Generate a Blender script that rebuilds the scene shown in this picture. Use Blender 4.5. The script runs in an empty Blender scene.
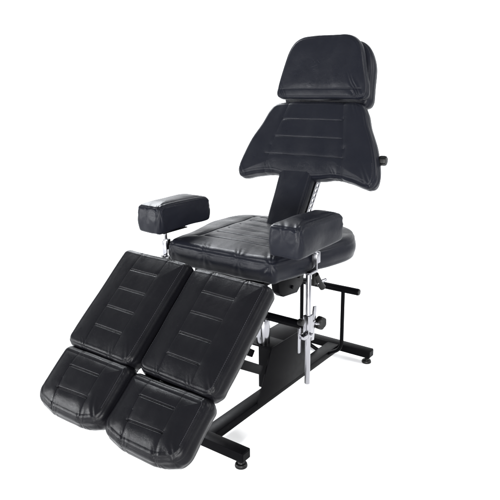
import bpy, bmesh, math, random
import numpy as np
from mathutils import Matrix, Vector
random.seed(7)
S = bpy.context.scene
COL = S.collection
R = math.radians

# ------------------------------------------------------------ camera
cam_d = bpy.data.cameras.new('camera')
cam = bpy.data.objects.new('camera', cam_d); COL.objects.link(cam)
yaw, pit, rol = R(36.565), R(15.547), R(-0.797)
d = Vector((-math.sin(yaw)*math.cos(pit), math.cos(yaw)*math.cos(pit), -math.sin(pit)))
r = d.cross(Vector((0, 0, 1))).normalized(); u = r.cross(d)
r2 = r*math.cos(rol)+u*math.sin(rol); u2 = u*math.cos(rol)-r*math.sin(rol)
M = Matrix((r2, u2, -d)).transposed().to_4x4(); M.translation = (1.3793, -1.9139, 1.3839)
cam.matrix_world = M
cam_d.sensor_width = 36; cam_d.lens = 36*601.26/500
cam_d.clip_start = .02; cam_d.clip_end = 200
S.camera = cam
S.render.resolution_x = S.render.resolution_y = 1024

# ------------------------------------------------------------ light
W = bpy.data.worlds.new('World'); S.world = W; W.use_nodes = True
bg = W.node_tree.nodes['Background']
bg.inputs[0].default_value = (.93, .96, 1, 1); bg.inputs[1].default_value = .95
def area(name, loc, target, size, power, col=(1, 1, 1), sy=None):
    l = bpy.data.lights.new(name, 'AREA'); l.shape = 'RECTANGLE'; l.size = size; l.size_y = sy or size
    l.energy = power; l.color = col
    o = bpy.data.objects.new(name, l); COL.objects.link(o); o.location = loc
    o.rotation_euler = (Vector(target)-Vector(loc)).to_track_quat('-Z', 'Y').to_euler()
    return o
area('key_softbox', (-3.2, -3.7, 1.2), (0, -.2, .2), 1.3, 300, (.97, .98, 1), .9)
area('back_softbox', (-2.9, 1.5, 3.3), (0, 0, .4), 1.4, 235, (.93, .96, 1))
area('side_floor_fill', (3.6, 1.4, 2.6), (0, 0, .1), 1.8, 185, (1, .99, .98))  # added fill lamp, lifts the shade on the floor from the right
area('low_floor_fill', (2.6, -3.4, 1.2), (0, -.3, 0), 1.6, 400, (1, 1, 1), .8)  # unseen lamp added low to whiten the floor under the foot pads
area('front_floor_fill', (.2, -4.6, .9), (0, -.4, 0), 1.4, 150, (1, 1, 1), .6)  # extra fill added in front to wash out leftover floor shadow
S.view_settings.view_transform = 'Standard'; S.view_settings.look = 'None'
S.view_settings.exposure = 0; S.view_settings.gamma = 1
S.render.engine = 'CYCLES'

# ------------------------------------------------------------ materials
def mat(name, col, rough, metal=0, spec=.5):
    m = bpy.data.materials.new(name); m.use_nodes = True
    b = m.node_tree.nodes['Principled BSDF']
    b.inputs['Base Color'].default_value = (*col, 1); b.inputs['Roughness'].default_value = rough
    b.inputs['Metallic'].default_value = metal; b.inputs['Specular IOR Level'].default_value = spec
    return m, m.node_tree, b
def leather(name, col, rough, spec):
    m, t, b = mat(name, col, rough, 0, spec)
    N, L = t.nodes.new, t.links.new
    tc = N('ShaderNodeTexCoord')
    vo = N('ShaderNodeTexVoronoi'); vo.feature = 'DISTANCE_TO_EDGE'; vo.inputs['Scale'].default_value = 420
    L(tc.outputs['Object'], vo.inputs['Vector'])
    n1 = N('ShaderNodeTexNoise'); n1.inputs['Scale'].default_value = 16; n1.inputs['Detail'].default_value = 5
    L(tc.outputs['Object'], n1.inputs['Vector'])
    n2 = N('ShaderNodeTexNoise'); n2.inputs['Scale'].default_value = 65; n2.inputs['Detail'].default_value = 4
    n2.inputs['Distortion'].default_value = .8
    L(tc.outputs['Object'], n2.inputs['Vector'])
    b1 = N('ShaderNodeBump'); b1.inputs['Strength'].default_value = .28; b1.inputs['Distance'].default_value = .0012
    L(vo.outputs['Distance'], b1.inputs['Height'])
    b2 = N('ShaderNodeBump'); b2.inputs['Strength'].default_value = .12; b2.inputs['Distance'].default_value = .003
    L(n2.outputs['Fac'], b2.inputs['Height']); L(b1.outputs['Normal'], b2.inputs['Normal'])
    b3 = N('ShaderNodeBump'); b3.inputs['Strength'].default_value = .10; b3.inputs['Distance'].default_value = .012
    L(n1.outputs['Fac'], b3.inputs['Height']); L(b2.outputs['Normal'], b3.inputs['Normal'])
    L(b3.outputs['Normal'], b.inputs['Normal'])
    mr = N('ShaderNodeMapRange'); mr.inputs['From Min'].default_value = .3; mr.inputs['From Max'].default_value = .7
    mr.inputs['To Min'].default_value = rough-.07; mr.inputs['To Max'].default_value = rough+.09
    L(n1.outputs['Fac'], mr.inputs['Value']); L(mr.outputs['Result'], b.inputs['Roughness'])
    return m
LEA = leather('black_leather', (.0024, .0024, .0031), .31, .068)
LEB = leather('black_leather_cool_lit', (.0044, .0048, .0070), .33, .066)  # same black leather; cooler, brighter light on upper pads put into its colour
def scuffed(name, col, rough, metal, spec, amt):
    m, t, b = mat(name, col, rough, metal, spec)
    N, L = t.nodes.new, t.links.new
    tc = N('ShaderNodeTexCoord'); n = N('ShaderNodeTexNoise'); n.inputs['Scale'].default_value = 40
    n.inputs['Detail'].default_value = 6; L(tc.outputs['Object'], n.inputs['Vector'])
    mr = N('ShaderNodeMapRange'); mr.inputs['To Min'].default_value = rough-amt; mr.inputs['To Max'].default_value = rough+amt
    L(n.outputs['Fac'], mr.inputs['Value']); L(mr.outputs['Result'], b.inputs['Roughness'])
    bp = N('ShaderNodeBump'); bp.inputs['Strength'].default_value = .12; bp.inputs['Distance'].default_value = .001
    L(n.outputs['Fac'], bp.inputs['Height']); L(bp.outputs['Normal'], b.inputs['Normal'])
    return m
STEEL = scuffed('black_painted_steel', (.0010, .0010, .0013), .34, 0, .025, .1)
CHROME = scuffed('chrome', (.24, .24, .255), .2, 1, .5, .08)
PLAST = scuffed('black_plastic', (.002, .002, .002), .4, 0, .15, .08)
THREAD = mat('grey_thread', (.020, .020, .023), .7, 0, .1)[0]
FLOOR = scuffed('white_paper', (.86, .86, .86), .9, 0, .1, .03)

# ------------------------------------------------------------ helpers
def link(name, me, mats, parent=None, mw=None):
    o = bpy.data.objects.new(name, me); COL.objects.link(o)
    for m in (mats if isinstance(mats, (list, tuple)) else [mats]): me.materials.append(m)
    if parent is not None: o.parent = parent
    if mw is not None: o.matrix_local = mw
    return o
def frame(loc, alpha):
    return Matrix.Translation(loc) @ Matrix.Rotation(alpha, 4, 'X')
def rounded(pts, n=10):
    """closed polygon (x, y, radius) -> dense outline, counter-clockwise"""
    out = []; k = len(pts)
    for i in range(k):
        p0, p, p1 = (np.array(pts[j % k][:2], float) for j in (i-1, i, i+1))
        rr = pts[i][2]
        a = (p0-p)/np.linalg.norm(p0-p); b = (p1-p)/np.linalg.norm(p1-p)
        ang = math.acos(np.clip(a@b, -1, 1)); t = rr/math.tan(ang/2)
        s, e = p+a*t, p+b*t
        c = p+(a+b)/np.linalg.norm(a+b)*rr/math.sin(ang/2)
        a0 = math.atan2(*(s-c)[::-1]); a1 = math.atan2(*(e-c)[::-1])
        da = (a1-a0+math.pi) % (2*math.pi)-math.pi
        for q in range(n+1):
            th = a0+da*q/n; out.append(c+rr*np.array([math.cos(th), math.sin(th)]))
    return np.array(out)
def spline(pts, n=14):
    P = np.array(pts, float); k = len(P); out = []
    for i in range(k):
        a, b, c, e = P[i-1], P[i], P[(i+1) % k], P[(i+2) % k]
        for q in range(n):
            t = q/n
            out.append(.5*((2*b)+(-a+c)*t+(2*a-5*b+4*c-e)*t*t+(-a+3*b-3*c+e)*t**3))
    return np.array(out)
def mirror(half):
    """right half listed bottom to top -> closed counter-clockwise outline"""
    return [(x, y) for x, y in half]+[(-x, y) for x, y in reversed(half) if abs(x) > 1e-6]
def resample(P, M):
    Q = np.vstack([P, P[:1]]); s = np.concatenate([[0], np.cumsum(np.linalg.norm(np.diff(Q, axis=0), axis=1))])
    t = np.linspace(0, s[-1], M, endpoint=False)
    return np.stack([np.interp(t, s, Q[:, 0]), np.interp(t, s, Q[:, 1])], 1), s[-1]
def seg_d(X, Y, g):
    x0, y0, x1, y1 = g[:4]; dx, dy = x1-x0, y1-y0; L2 = dx*dx+dy*dy
    t = np.clip(((X-x0)*dx+(Y-y0)*dy)/L2, 0, 1)
    return np.hypot(X-x0-t*dx, Y-y0-t*dy)
NS = np.random.RandomState(3)
def wav(P, freq, n=10):
    """smooth pseudo noise in -1..1 from a sum of sines"""
    v = 0
    for _ in range(n):
        k = NS.normal(size=3); k *= freq*(.6+.8*NS.rand())/np.linalg.norm(k)
        v = v+np.sin(P@k+NS.rand()*6.28)
    return v/math.sqrt(n)

def cushion(name, outline, T, rt=.022, rb=.015, dome=.008, grooves=(), bulge=.003, parent=None, mw=None,
            material=None, M=520, K=80, seam=.0016, seam_at=50, stitch=None, rough_amp=.0008, gather=(), taper=None, gap=.008, wr=0, centre=None):
    """a stuffed, sewn pad: rings from the middle of the top over the rounded edge, down the side and under.
    grooves: (x0,y0,x1,y1,depth,width,soft depth)"""
    P, per = resample(np.array(outline), M)
    tan = np.roll(P, -1, 0)-np.roll(P, 1, 0); tan /= np.linalg.norm(tan, axis=1)[:, None]
    nin = np.stack([-tan[:, 1], tan[:, 0]], 1)          # inward for counter-clockwise
    for _ in range(6): nin = (np.roll(nin, 1, 0)+nin+np.roll(nin, -1, 0))/3
    nin /= np.linalg.norm(nin, axis=1)[:, None]
    c = np.array(centre) if centre is not None else P.mean(0)
    rings = []; norms = []; tag = []
    base = P+nin*rt
    for i in range(K):                                  # flat top, centre outwards
        t = ((i+.6)/(K))**.9
        xy = c+(base-c)*t
        rings.append(np.column_stack([xy, np.full(M, T)+dome*(1-t**4)])); norms.append(np.tile([0, 0, 1.], (M, 1))); tag.append(0)
    A = 16
    for i in range(A+1):                                # top edge arc
        ph = math.pi/2*(1-i/A)
        xy = P+nin*rt*(1-math.cos(ph)); z = T-rt+rt*math.sin(ph)
        dz = 0
        g = math.exp(-((math.degrees(ph)-seam_at)/8)**2)*seam
        nn = np.column_stack([-nin*math.cos(ph), np.full(M, math.sin(ph))])
        v = np.column_stack([xy, np.full(M, z)])-nn*g
        rings.append(v); norms.append(nn); tag.append(1)
    B = 10
    for i in range(1, B):                               # side band
        f = i/B; z = (T-rt)+(rb-(T-rt))*f
        nn = np.column_stack([-nin, np.zeros(M)])
        rings.append(np.column_stack([P, np.full(M, z)])+nn*bulge*math.sin(math.pi*f)); norms.append(nn); tag.append(2)
    for i in range(7):
        ph = math.pi/2*i/6
        xy = P+nin*rb*(1-math.cos(ph)); z = rb-rb*math.sin(ph)
        nn = np.column_stack([-nin*math.cos(ph), np.full(M, -math.sin(ph))])
        rings.append(np.column_stack([xy, np.full(M, z)])); norms.append(nn); tag.append(3)
    last = rings[-1]
    rings.append(np.column_stack([c+(last[:, :2]-c)*.5, last[:, 2]])); norms.append(norms[-1]); tag.append(3)
    V = np.vstack(rings); Nn = np.vstack(norms)
    X, Y = V[:, 0].copy(), V[:, 1].copy()
    up = np.clip(Nn[:, 2]*2+.6, 0, 1)
    for g in grooves:
        dd = seg_d(X, Y, g); dep, w, soft = g[4:7]
        s = dep*np.exp(-(dd/w)**2)+soft*np.exp(-(dd/(w*5))**2)
        V -= Nn*(s*up)[:, None]
    V += Nn*(wav(V, 38)*rough_amp)[:, None]
    if wr: V += Nn*(np.sin(wav(V*np.array([1, .35, 1]), 90, 6)*2.5)*wr)[:, None]
    for gx, gy, rad, amp, cnt in gather:                # puckered leather round a corner
        dd = np.hypot(V[:, 0]-gx, V[:, 1]-gy); an = np.arctan2(V[:, 2]-T*.75, (V[:, 0]-gx)+(V[:, 1]-gy)*.6)
        V += Nn*(amp*np.sin(an*cnt+wav(V, 60, 5)*1.2)*np.exp(-(dd/rad)**2))[:, None]
    if taper: V = taper(V)
    nr = len(rings); verts = V.tolist(); faces = []
    for i in range(nr-1):
        a, b = i*M, (i+1)*M
        for j in range(M):
            k = (j+1) % M; faces.append((a+j, b+j, b+k, a+k))
    ci = len(verts); verts.append(V[:M].mean(0).tolist()); verts.append(V[-M:].mean(0).tolist())
    lb = (nr-1)*M
    for j in range(M):
        k = (j+1) % M; faces.append((ci, j, k)); faces.append((ci+1, lb+k, lb+j))
    nbody = len(faces)
    # sewing thread: short raised stitches beside the seam
    if stitch:
        ri = K+int(A*(1-(seam_at+stitch[0])/90)); ring = V[ri*M:(ri+1)*M]
        nrm = norms[ri]; acc = 0; step = per/M; on = False; start = None
        sl, gp = .0036, .0022; j = 0
        while j < M-2:
            n_on = max(2, round(sl/step)); n_off = max(1, round(gp/step))
            e = min(j+n_on, M-1)
            a, b = ring[j]+nrm[j]*.0004, ring[e]+nrm[e]*.0004
            if stitch[1](ring[j]):
                t = b-a; t /= np.linalg.norm(t); s = np.cross(t, nrm[j])*.00055; h = nrm[j]*.0006; m = (a+b)/2
                q = len(verts)
                for p_ in (a-s, a+s, m-s*1.1, m+s*1.1, b-s, b+s, a+h*.5, m+h, b+h*.5): verts.append(p_.tolist())
                faces += [(q, q+2, q+7, q+6), (q+2, q+4, q+8, q+7), (q+1, q+6, q+7, q+3), (q+3, q+7, q+8, q+5), (q, q+6, q+1), (q+4, q+5, q+8)]
            j += n_on+n_off
    me = bpy.data.meshes.new(name); me.from_pydata(verts, [], faces); me.update()
    me.polygons.foreach_set('use_smooth', [True]*len(faces))
    idx = np.zeros(len(faces), dtype=np.int32); idx[nbody:] = 1
    me.polygons.foreach_set('material_index', idx)
    bm = bmesh.new(); bm.from_mesh(me); bmesh.ops.recalc_face_normals(bm, faces=bm.faces[:]); bm.to_mesh(me); bm.free()
    return link(name, me, [material or LEA, THREAD], parent, mw)

class MB:
    """collects solids into one mesh"""
    def __init__(s): s.bm = bmesh.new()
    def box(s, lo, hi, bev=.003, rot=None, seg=2):
        lo, hi = Vector(lo), Vector(hi); c = (lo+hi)/2; e = hi-lo
        m = Matrix.Translation(c) @ (rot or Matrix.Identity(4)) @ Matrix.Diagonal((*e, 1))
        t = bmesh.new(); bmesh.ops.create_cube(t, size=1, matrix=m)
        if bev: bmesh.ops.bevel(t, geom=t.edges[:], offset=bev, segments=seg, profile=.5, affect='EDGES')
        s.add(t); return s
    def add(s, t):
        me = bpy.data.meshes.new('x'); t.to_mesh(me); t.free(); s.bm.from_mesh(me); bpy.data.meshes.remove(me)
    def cyl(s, a, b, r0, r1=None, n=32, bev=.0015):
        a, b = Vector(a), Vector(b); v = b-a
        t = bmesh.new()
        bmesh.ops.create_cone(t, cap_ends=True, segments=n, radius1=r0, radius2=r1 or r0, depth=v.length,
                              matrix=Matrix.Translation((a+b)/2) @ v.to_track_quat('Z', 'Y').to_matrix().to_4x4())
        if bev:
            ed = [e for e in t.edges if any(len(f.verts) > 4 for f in e.link_faces)]
            bmesh.ops.bevel(t, geom=ed, offset=bev, segments=2, profile=.5, affect='EDGES')
        s.add(t); return s
    def tube(s, pts, rad, n=20, bend=.03):
        """round bar through points with rounded bends"""
        P = [Vector(p) for p in pts]; path = [P[0]]
        for i in range(1, len(P)-1):
            a = (P[i-1]-P[i]).normalized(); b = (P[i+1]-P[i]).normalized()
            s0, s1 = P[i]+a*bend, P[i]+b*bend
            for q in range(9):
                t = q/8; path.append(s0*(1-t)**2+P[i]*2*t*(1-t)+s1*t*t)
        path.append(P[-1]); bm = s.bm; rings = []
        up = Vector((.3, .2, 1)).normalized()
        for i, p in enumerate(path):
            t = (path[min(i+1, len(path)-1)]-path[max(i-1, 0)]).normalized()
            x = t.cross(up)
            if x.length < .1: x = t.cross(Vector((1, 0, 0)))
            x.normalize(); y = t.cross(x)
            rings.append([bm.verts.new(p+(x*math.cos(6.28318*k/n)+y*math.sin(6.28318*k/n))*rad) for k in range(n)])
        for a, b in zip(rings, rings[1:]):
            for k in range(n): bm.faces.new((a[k], a[(k+1) % n], b[(k+1) % n], b[k]))
        bm.faces.new(rings[0][::-1]); bm.faces.new(rings[-1]); return s
    def prism(s, poly, x0, x1, bev=.003):
        """polygon in the Y-Z plane extruded along X"""
        t = bmesh.new(); a = [t.verts.new((x0, y, z)) for y, z in poly]; b = [t.verts.new((x1, y, z)) for y, z in poly]
        t.faces.new(a); t.faces.new(b[::-1]); k = len(poly)
        for i in range(k): t.faces.new((a[i], b[i], b[(i+1) % k], a[(i+1) % k]))
        if bev: bmesh.ops.bevel(t, geom=t.edges[:], offset=bev, segments=2, profile=.5, affect='EDGES')
        s.add(t); return s
    def build(s, name, m, parent, mw=None):
        bmesh.ops.recalc_face_normals(s.bm, faces=s.bm.faces[:])
        me = bpy.data.meshes.new(name); s.bm.to_mesh(me); s.bm.free()
        me.polygons.foreach_set('use_smooth', [True]*len(me.polygons))
        me.set_sharp_from_angle(angle=R(40))
        return link(name, me, m, parent, mw)
def knob(name, c, axis, rad, th, parent, lobes=6):
    """star grip knob"""
    bm = bmesh.new(); ax = Vector(axis).normalized(); q = ax.to_track_quat('Z', 'Y'); n = 72; rings = []
    for h, f in ((-.5, .86), (-.42, .96), (-.25, 1), (.2, 1), (.4, .93), (.5, .8), (.46, .45), (.46, .01)):
        rr = []
        for k in range(n):
            a = 6.28318*k/n; w = rad*f*(1-.09*(1 if f > .5 else 0)*(.5+.5*math.cos(a*lobes))**1.5)
            rr.append(bm.verts.new(Vector(c)+q @ Vector((w*math.cos(a), w*math.sin(a), h*th))))
        rings.append(rr)
    for a, b in zip(rings, rings[1:]):
        for k in range(n): bm.faces.new((a[k], a[(k+1) % n], b[(k+1) % n], b[k]))
    bm.faces.new(rings[0][::-1])
    bmesh.ops.recalc_face_normals(bm, faces=bm.faces[:])
    me = bpy.data.meshes.new(name); bm.to_mesh(me); bm.free()
    me.polygons.foreach_set('use_smooth', [True]*len(me.polygons)); me.set_sharp_from_angle(angle=R(45))
    return link(name, me, PLAST, parent)

# ------------------------------------------------------------ setting: white paper sweep
fw = Vector((d.x, d.y, 0)).normalized(); sd = Vector((fw.y, -fw.x, 0))
prof = [(-14, 0), (0, 0), (3.2, 0)]
for i in range(1, 17):
    a = math.pi/2*i/16; prof.append((3.2+1.6*math.sin(a), 1.6*(1-math.cos(a))))
prof.append((4.8, 7))
bm = bmesh.new(); rows = []
for s_, z in prof: rows.append([bm.verts.new(fw*s_+sd*w+Vector((0, 0, z))) for w in (-11, 0, 11)])
for a, b in zip(rows, rows[1:]):
    for k in range(2): bm.faces.new((a[k], a[k+1], b[k+1], b[k]))
bmesh.ops.recalc_face_normals(bm, faces=bm.faces[:])
me = bpy.data.meshes.new('floor'); bm.to_mesh(me); bm.free(); me.polygons.foreach_set('use_smooth', [True]*len(me.polygons))
fl = link('floor', me, FLOOR); fl['kind'] = 'structure'

# ------------------------------------------------------------ the chair
chair = bpy.data.objects.new('tattoo_chair', None); COL.objects.link(chair)
chair['label'] = 'black leather reclining tattoo chair with split leg rests and chrome armrest posts'
chair['category'] = 'chair'

# --- base
b = MB()
b.box((-.030, -.345, .036), (.036, .663, .072), .004)
for yy in (-.3455, .6625):                              # weld beads where the rail meets the cross bars
    b.tube([(-.031, yy, .070), (.037, yy, .070)], .0032, n=8); b.tube([(.0365, yy, .038), (.0365, yy, .070)], .0032, n=8)
b.build('base_rail', STEEL, chair)
for y in (-.371, .688):
    b = MB(); b.box((-.205, y-.026, .034), (.205, y+.026, .074), .004)
    b.box((-.2065, y-.021, .039), (-.2055, y+.021, .069), 0); b.box((.2055, y-.021, .039), (.2065, y+.021, .069), 0)
    cb = b.build('cross_bar', STEEL, chair)
    for x in (-.18, .18):
        f = MB(); f.cyl((x, y, .014), (x, y, .036), .007, bev=0); f.cyl((x, y, .0), (x, y, .016), .025, .022, bev=.004)
        f.cyl((x, y, .016), (x, y, .022), .014, .010, bev=.001)
        f.build('levelling_foot', PLAST, cb)
b = MB()
for s in (-1, 1):
    b.tube([(s*.115, .534, .42), (s*.115, .534, .115), (s*.03, .56, .060)], .0095, bend=.045)
b.build('handle_frame', STEEL, chair)
h = MB(); h.cyl((-.198, .534, .427), (.198, .534, .427), .0165, bev=.003)
h = h.build('push_handle', STEEL, chair)
for s in (-1, 1):
    e = MB(); e.cyl((s*.1975, .534, .427), (s*.2015, .534, .427), .0145, bev=.002); e.build('end_cap', PLAST, h)

# --- pump housing and lift
b = MB(); b.box((-.088, .125, .0735), (.0465, .312, .292), .004); b.box((-.042, .052, .0745), (.0465, .128, .288), .004)
b.prism([(-.085, .0735), (.314, .0735), (.314, .296), (.02, .296)], .046, .052, .002)
b.box((-.088, .024, .284), (.0465, .127, .2935), .002)
b.build('pump_housing', STEEL, chair)
b = MB(); b.cyl((-.02, .06, .293), (-.02, .06, .40), .030); b.cyl((-.02, .06, .40), (-.02, .06, .63), .022)
b.build('hydraulic_cylinder', CHROME, chair)
b = MB(); b.box((-.17, -.20, .655), (.17, .27, .690), .004)
b.box((-.06, -.10, .60), (.06, .16, .656), .004)
b.build('seat_plate', STEEL, chair)
b = MB(); b.prism([(-.10, .655), (.10, .655), (.085, .60), (.04, .565), (-.06, .575), (-.09, .60)], .13, .165, .003)
b.cyl((.165, .0, .60), (.171, .0, .60), .008, n=6, bev=.001); b.cyl((.165, .05, .63), (.171, .05, .63), .006, n=6, bev=.001)
b.build('tilt_bracket', STEEL, chair)
b = MB(); b.cyl((-.33, -.1, .50), (.285, -.1, .498), .0165, bev=.002); b.build('support_bar', STEEL, chair)
# legrest carrier behind the pads
b = MB()
b.cyl((-.25, -.33, .42), (.12, -.33, .37), .011)
for x in (-.17, .12):
    b.tube([(x, -.10, .50), (x, -.30, .545), (x, -.60, .33)], .012, bend=.05)
b.prism([(-.05, .20), (-.03, .235), (-.30, .40), (-.33, .37)], .02, .045, .003)
b.prism([(-.06, .275), (-.04, .30), (-.28, .46), (-.30, .43)], -.02, .01, .003)
b.build('legrest_carrier', STEEL, chair)

# --- calf rests
def calf(x0, y0, z0, al, L, tx):
    wd = .333
    o = rounded([(-.02, -.012, .040), (.313, -.012, .040), (.313, L+.006, .026), (-.02, L+.006, .026)])
    w = [.082, .163, .242, .322]
    G = [(.082, L-v, .215, L-v, .0046, .0025, .0011) for v in w]
    G += [(.080, -.08, .079, .07, .0012, .0018, .0010), (.079, .07, .080, L-.07, .0005, .0016, .0003), (.080, L-.07, .080, L+.06, .0009, .0018, .0008),
          (.224, -.08, .221, .07, .0012, .0018, .0010), (.221, .07, .219, L-.07, .0004, .0016, .0003), (.219, L-.07, .218, L+.06, .0009, .0018, .0008)]
    mw = frame((x0, y0, z0), al) @ Matrix.Translation((0, 0, -.080)) @ Matrix.Rotation(tx, 4, 'Z')
    return cushion('calf_rest', o, .080, .024, .018, .008, G, .004, chair, mw, LEA, stitch=(14, lambda p: p[0] > .27 or p[0] < .0),
                   wr=.00016, rough_amp=.0011, K=150, M=640,
                   gather=[(-.01, .0, .045, .0006, 9), (.305, .0, .05, .0007, 8), (.08, -.01, .025, .0007, 10), (.222, -.01, .03, .0008, 9), (.224, L, .025, .0008, 9), (.08, L, .022, .0007, 9)])
def pad_pose(ty, tz, by, bz):
    return math.atan2(tz-bz, by-ty if by > ty else ty-by), math.hypot(ty-by, tz-bz)
al, L = pad_pose(-.400, .775, -.703, .508); calf(-.333, -.703, .508, al, L, R(-1))
al, L = pad_pose(-.398, .758, -.687, .493); calf(.012, -.687, .493, al, L, R(-1))
# --- foot rests
def foot(x0, ty, tz, al):
    o = rounded([(-.012, -.188, .055), (.085, -.210, .14), (.240, -.210, .14), (.318, -.180, .055), (.316, .020, .028), (-.012, .020, .028)], 12)
    G = [(.078, -.052, .222, -.050, .0048, .0026, .0012), (.082, -.134, .228, -.127, .0048, .0026, .0012),
         (.072, .06, .082, -.10, .0009, .0018, .0006), (.082, -.10, .108, -.28, .0014, .0019, .0012), (.222, .06, .229, -.12, .0008, .0018, .0005), (.229, -.12, .246, -.28, .0014, .0019, .0012)]
    mw = frame((x0, ty, tz), al) @ Matrix.Translation((0, 0, -.085))
    return cushion('foot_rest', o, .085, .028, .020, .010, G, .005, chair, mw, LEA, M=600, K=110, stitch=(12, lambda p: p[0] > .29 and p[1] > -.14),
                   wr=.00014, rough_amp=.0011, centre=(.152, -.095),
                   gather=[(.02, -.17, .045, .0004, 8), (.29, -.17, .05, .0006, 7), (.106, -.2, .03, .0005, 10), (.244, -.2, .03, .0005, 9), (.3, 0, .03, .0005, 9)])
foot(-.319, -.730, .490, R(41)); foot(.011, -.720, .474, R(39.2))
b = MB()
b.cyl((-.25, -.690, .415), (.25, -.690, .415), .009)
for x in (-.16, .165):
    b.box((x-.05, -.70, .395), (x+.05, -.685, .425), .002, Matrix.Rotation(R(40), 4, 'X'))
b.build('footrest_hinge', STEEL, chair)

# --- seat
half = [(0, -.254), (.12, -.254), (.215, -.253), (.252, -.244), (.263, -.205), (.290, -.06), (.322, .06), (.335, .15), (.322, .24), (.27, .32), (.17, .365), (0, .378)]
G = [(-.160, -.125+i*.078, .160, -.125+i*.078, .0036, .0024, .0024) for i in range(6)]
G += [(-.188, -.135, -.205, .275, .0042, .0030, .0035), (.188, -.135, .205, .275, .0042, .0030, .0035), (-.205, .275, .205, .275, .0042, .0030, .003)]
cushion('seat', spline(mirror(half)), .098, .030, .02, .008, G, .005, chair, Matrix.Translation((-.010, 0, .690)), LEB, M=720, K=150,
        stitch=None, wr=.00015, rough_amp=.0014, seam_at=30, seam=.0022, centre=(0, .05),
        gather=[(.24, -.24, .05, .0014, 8), (-.24, -.24, .05, .0014, 8), (.10, -.25, .04, .0008, 9), (-.06, -.25, .05, .0008, 8)])

# --- stem of the back
al = R(90-33.5)
o = rounded([(-.092, 0, .014), (.060, 0, .014), (.056, .34, .014), (-.118, .34, .014)])
cushion('back_stem', o, .050, .019, .010, .004, [], .001, chair, frame((0, .160, .757), al) @ Matrix.Translation((0, 0, -.050)), LEB, M=420, K=40,
        stitch=(14, lambda p: p[0] > .04), rough_amp=.0012)
# perforated chrome rack behind it
b = MB()
mwr = frame((0, .225, .745), al)
bmr = bmesh.new()
def rack_bar(x):
    L_, w, t = .34, .020, .004; n = 15
    m = MB(); m.box((x-t/2, 0, -w/2), (x+t/2, L_, w/2), .0008)
    return m
rk = MB()
for i in range(14):
    y = .012+i*.024                                     # ladder of rungs between two rails: the slots are real holes
    rk.box((.058, y, -.0165), (.063, y+.011, .0045), .0005)
rk.box((.058, 0, -.0235), (.063, .34, -.016), .0008); rk.box((.058, 0, .004), (.063, .34, .0105), .0008)
rk.build('height_rack', CHROME, chair, mwr)
b = MB(); b.box((-.052, .0, -.03), (.052, .36, .006), .003); b.build('back_bar', STEEL, chair, mwr @ Matrix.Translation((0, 0, .01)))

# --- backrest
lean = R(90-22)
half = [(0, -.012), (.09, -.006), (.16, .004), (.24, -.006), (.318, -.024), (.344, -.006), (.347, .045), (.315, .145), (.268, .238), (.240, .300), (.203, .333), (.10, .339), (0, .340)]
G = [(-.148, .252, .146, .252, .0022, .0022, .001), (-.170, .172, .166, .172, .0022, .0022, .001), (-.206, .090, .190, .090, .0022, .0022, .001),
     (.130, .36, .152, .26, .0015, .0024, .0025), (.152, .26, .182, .13, .0015, .0024, .0028), (.182, .13, .202, -.06, .0015, .0024, .0028),
     (-.130, .36, -.152, .26, .0008, .0024, .001), (-.152, .26, -.182, .13, .0008, .0024, .001), (-.182, .13, -.202, -.06, .0008, .0024, .001)]
mwb = frame((0, .318, .990), lean) @ Matrix.Translation((0, 0, -.078))
cushion('backrest', spline(mirror(half)), .078, .024, .018, .006, G, .003, chair, mwb, LEB, M=640, K=100,
        stitch=(12, lambda p: abs(p[0]) > .3 and p[1] < .08), wr=.00016, rough_amp=.0014, centre=(0, .14),
        gather=[(-.32, .0, .05, .0006, 8), (.32, .0, .055, .0009, 8), (-.16, .0, .04, .0006, 9), (.17, .0, .04, .0007, 9), (.19, .32, .04, .0008, 8)])
b = MB(); b.box((-.16, .03, -.012), (.16, .26, -.001), .003); b.cyl((.14, .045, -.006), (.335, .045, -.006), .007)
b.build('back_plate', STEEL, chair, mwb)
k_ = knob('adjuster_knob', (.343, .414, 1.066), (1, .15, 0), .021, .030, chair)

# --- headrest: front pad on a second pad
lh = R(90-11)
half = [(0, -.024), (.12, -.024), (.20, -.022), (.224, -.008), (.223, .03), (.206, .10), (.183, .178), (.155, .224), (.112, .246), (.05, .250), (0, .251)]
mwh = frame((0, .466, 1.336), lh)
mark = [(-.049, .129), (-.040, .140), (-.030, .128), (-.020, .140), (-.009, .127)]
G = [(*mark[i], *mark[i+1], .0004, .0013, 0) for i in range(4)]+[(-.044, .110, -.018, .118, .0004, .0013, 0), (-.034, .098, -.026, .100, .0004, .0013, 0)]
cushion('headrest', spline(mirror(half)), .054, .015, .012, .006, [(-.20, .018, .20, .018, .0016, .003, .0014)]+G, .002, chair,
        mwh @ Matrix.Translation((0, 0, -.054)), LEB, M=560, K=140, stitch=None, wr=.0002, rough_amp=.0016, centre=(-.01, .11), seam_at=70,
        gather=[(.18, .012, .05, .0014, 9), (-.19, .0, .04, .001, 9)])
half = [(0, -.052), (.12, -.052), (.19, -.049), (.212, -.03), (.217, .01), (.214, .08), (.206, .140), (.184, .195), (.150, .228), (.10, .240), (0, .242)]
cushion('headrest_bolster', spline(mirror(half)), .082, .018, .024, .004, [], .004, chair,
        mwh @ Matrix.Translation((0, 0, -.139)), LEB, M=460, K=50, wr=.0003, rough_amp=.0014, centre=(0, .11), seam_at=0, seam=.004)
b = MB(); b.box((-.03, -.16, -.150), (.03, .16, -.1385), .002); b.build('headrest_bracket', STEEL, chair, mwh)

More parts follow.
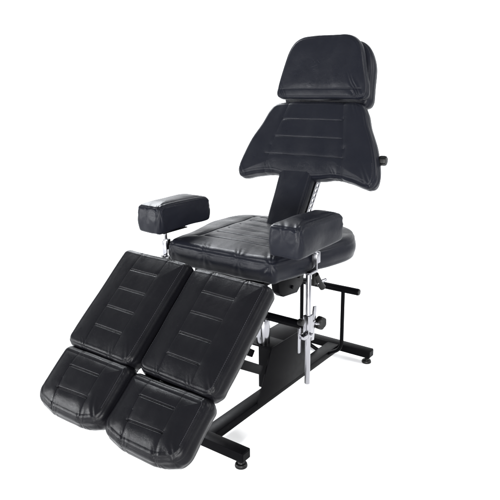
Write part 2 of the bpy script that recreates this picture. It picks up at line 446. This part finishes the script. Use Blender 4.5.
# --- armrests
def armrest(x0, side, yp, e):
    o = rounded([(0, 0, .022), (.127, 0, .022), (.127, .316, .026), (0, .316, .026)])
    arm = bpy.data.objects.new('armrest', None); COL.objects.link(arm); arm.parent = chair
    def tap(V):
        V = V.copy(); f = np.clip(V[:, 1]/.31, 0, 1)
        V[:, 2] = .008*f+V[:, 2]*(1-.10*f)-.006*np.clip(1-V[:, 1]/.07, 0, 1)**2*(V[:, 2]/.11)
        V[:, 2] -= .010*np.clip((V[:, 1]-.25)/.066, 0, 1)**2*(V[:, 2]/.11); return V
    cushion('arm_pad', o, .116, .019, .012, .007, [], .003, arm, Matrix.Translation((x0, -.293, .814)), LEB, M=520, K=80,
            seam=.0012, rough_amp=.0017, wr=.0003, gather=[(.127, 0, .032, .0018, 10), (0, 0, .024, .0010, 8), (.127, .316, .035, .0016, 8), (.06, 0, .04, .0008, 7)], taper=tap)
    s = side; x = s*.300
    p = MB()
    p.cyl((x, yp, .262), (x, yp, .712), .0105, bev=.002)
    p.build('post', CHROME, arm)
    p = MB()                                              # elbow plate up to the pad
    p.box((x-.010, yp-.010, .702), (x+.010, yp+e+.002, .712), .0012)
    p.box((x-.011, yp+e-.010, .712), (x+.011, yp+e-.004, .772), .001)
    p.box((x-.0115, yp+e-.004, .735), (x+.0115, yp+e+.016, .778), .002)
    p.cyl((x, yp+e, .775), (x, yp+e, .818), .0065)
    p.build('elbow_bracket', CHROME, arm)
    p = MB(); p.box((x-.035, yp-.02, .812), (x+.035, yp+.12, .8165), .001); p.build('pad_plate', STEEL, arm)
    p = MB(); p.box((x-.010, yp+.038, .650), (x+.004, yp+.050, .702), .002)
    p.tube([(x, yp+.05, .69), (x+s*.004, yp+.070, .655), (x+s*.008, yp+.092, .628)], .0125, bend=.02)
    p.build('release_lever', PLAST, arm)
    p = MB(); p.cyl((x+.004, yp+.058, .655), (x+.018, yp+.100, .660), .006, n=12); p.build('bolt', CHROME, arm)
    # clamp on the support bar
    c = MB(); c.box((x-.013, yp-.016, .455), (x+.013, yp+.016, .545), .003)
    c.box((x-.004, yp+.030, .430), (x+.003, yp+.052, .565), .0015, Matrix.Rotation(R(-8), 4, 'X'))
    c.box((x-.010, yp+.014, .495), (x+.010, yp+.040, .512), .001)
    c.box((x-.012, yp-.052, .405), (x-.006, yp-.038, .505), .001); c.box((x-.012, yp-.044, .46), (x+.012, yp-.012, .475), .001)
    c.cyl((x+.012, yp+.036, .50), (x+.012, yp+.062, .49), .005, n=14)
    c.cyl((x+.014, yp, .47), (x+.022, yp, .47), .006, n=6, bev=.001)
    cl = c.build('clamp', CHROME, arm)
    knob('clamp_knob', (x+.008, yp+.080, .487), (.75, -.15, 0), .027, .026, cl)
    q = MB(); q.cyl((x-.010, yp-.05, .532), (x+.010, yp-.05, .532), .013, bev=.003); q.build('stop_collar', PLAST, cl)
    return arm
armrest(-.386, -1, -.247, .026)
armrest(.252, 1, -.100, .050)
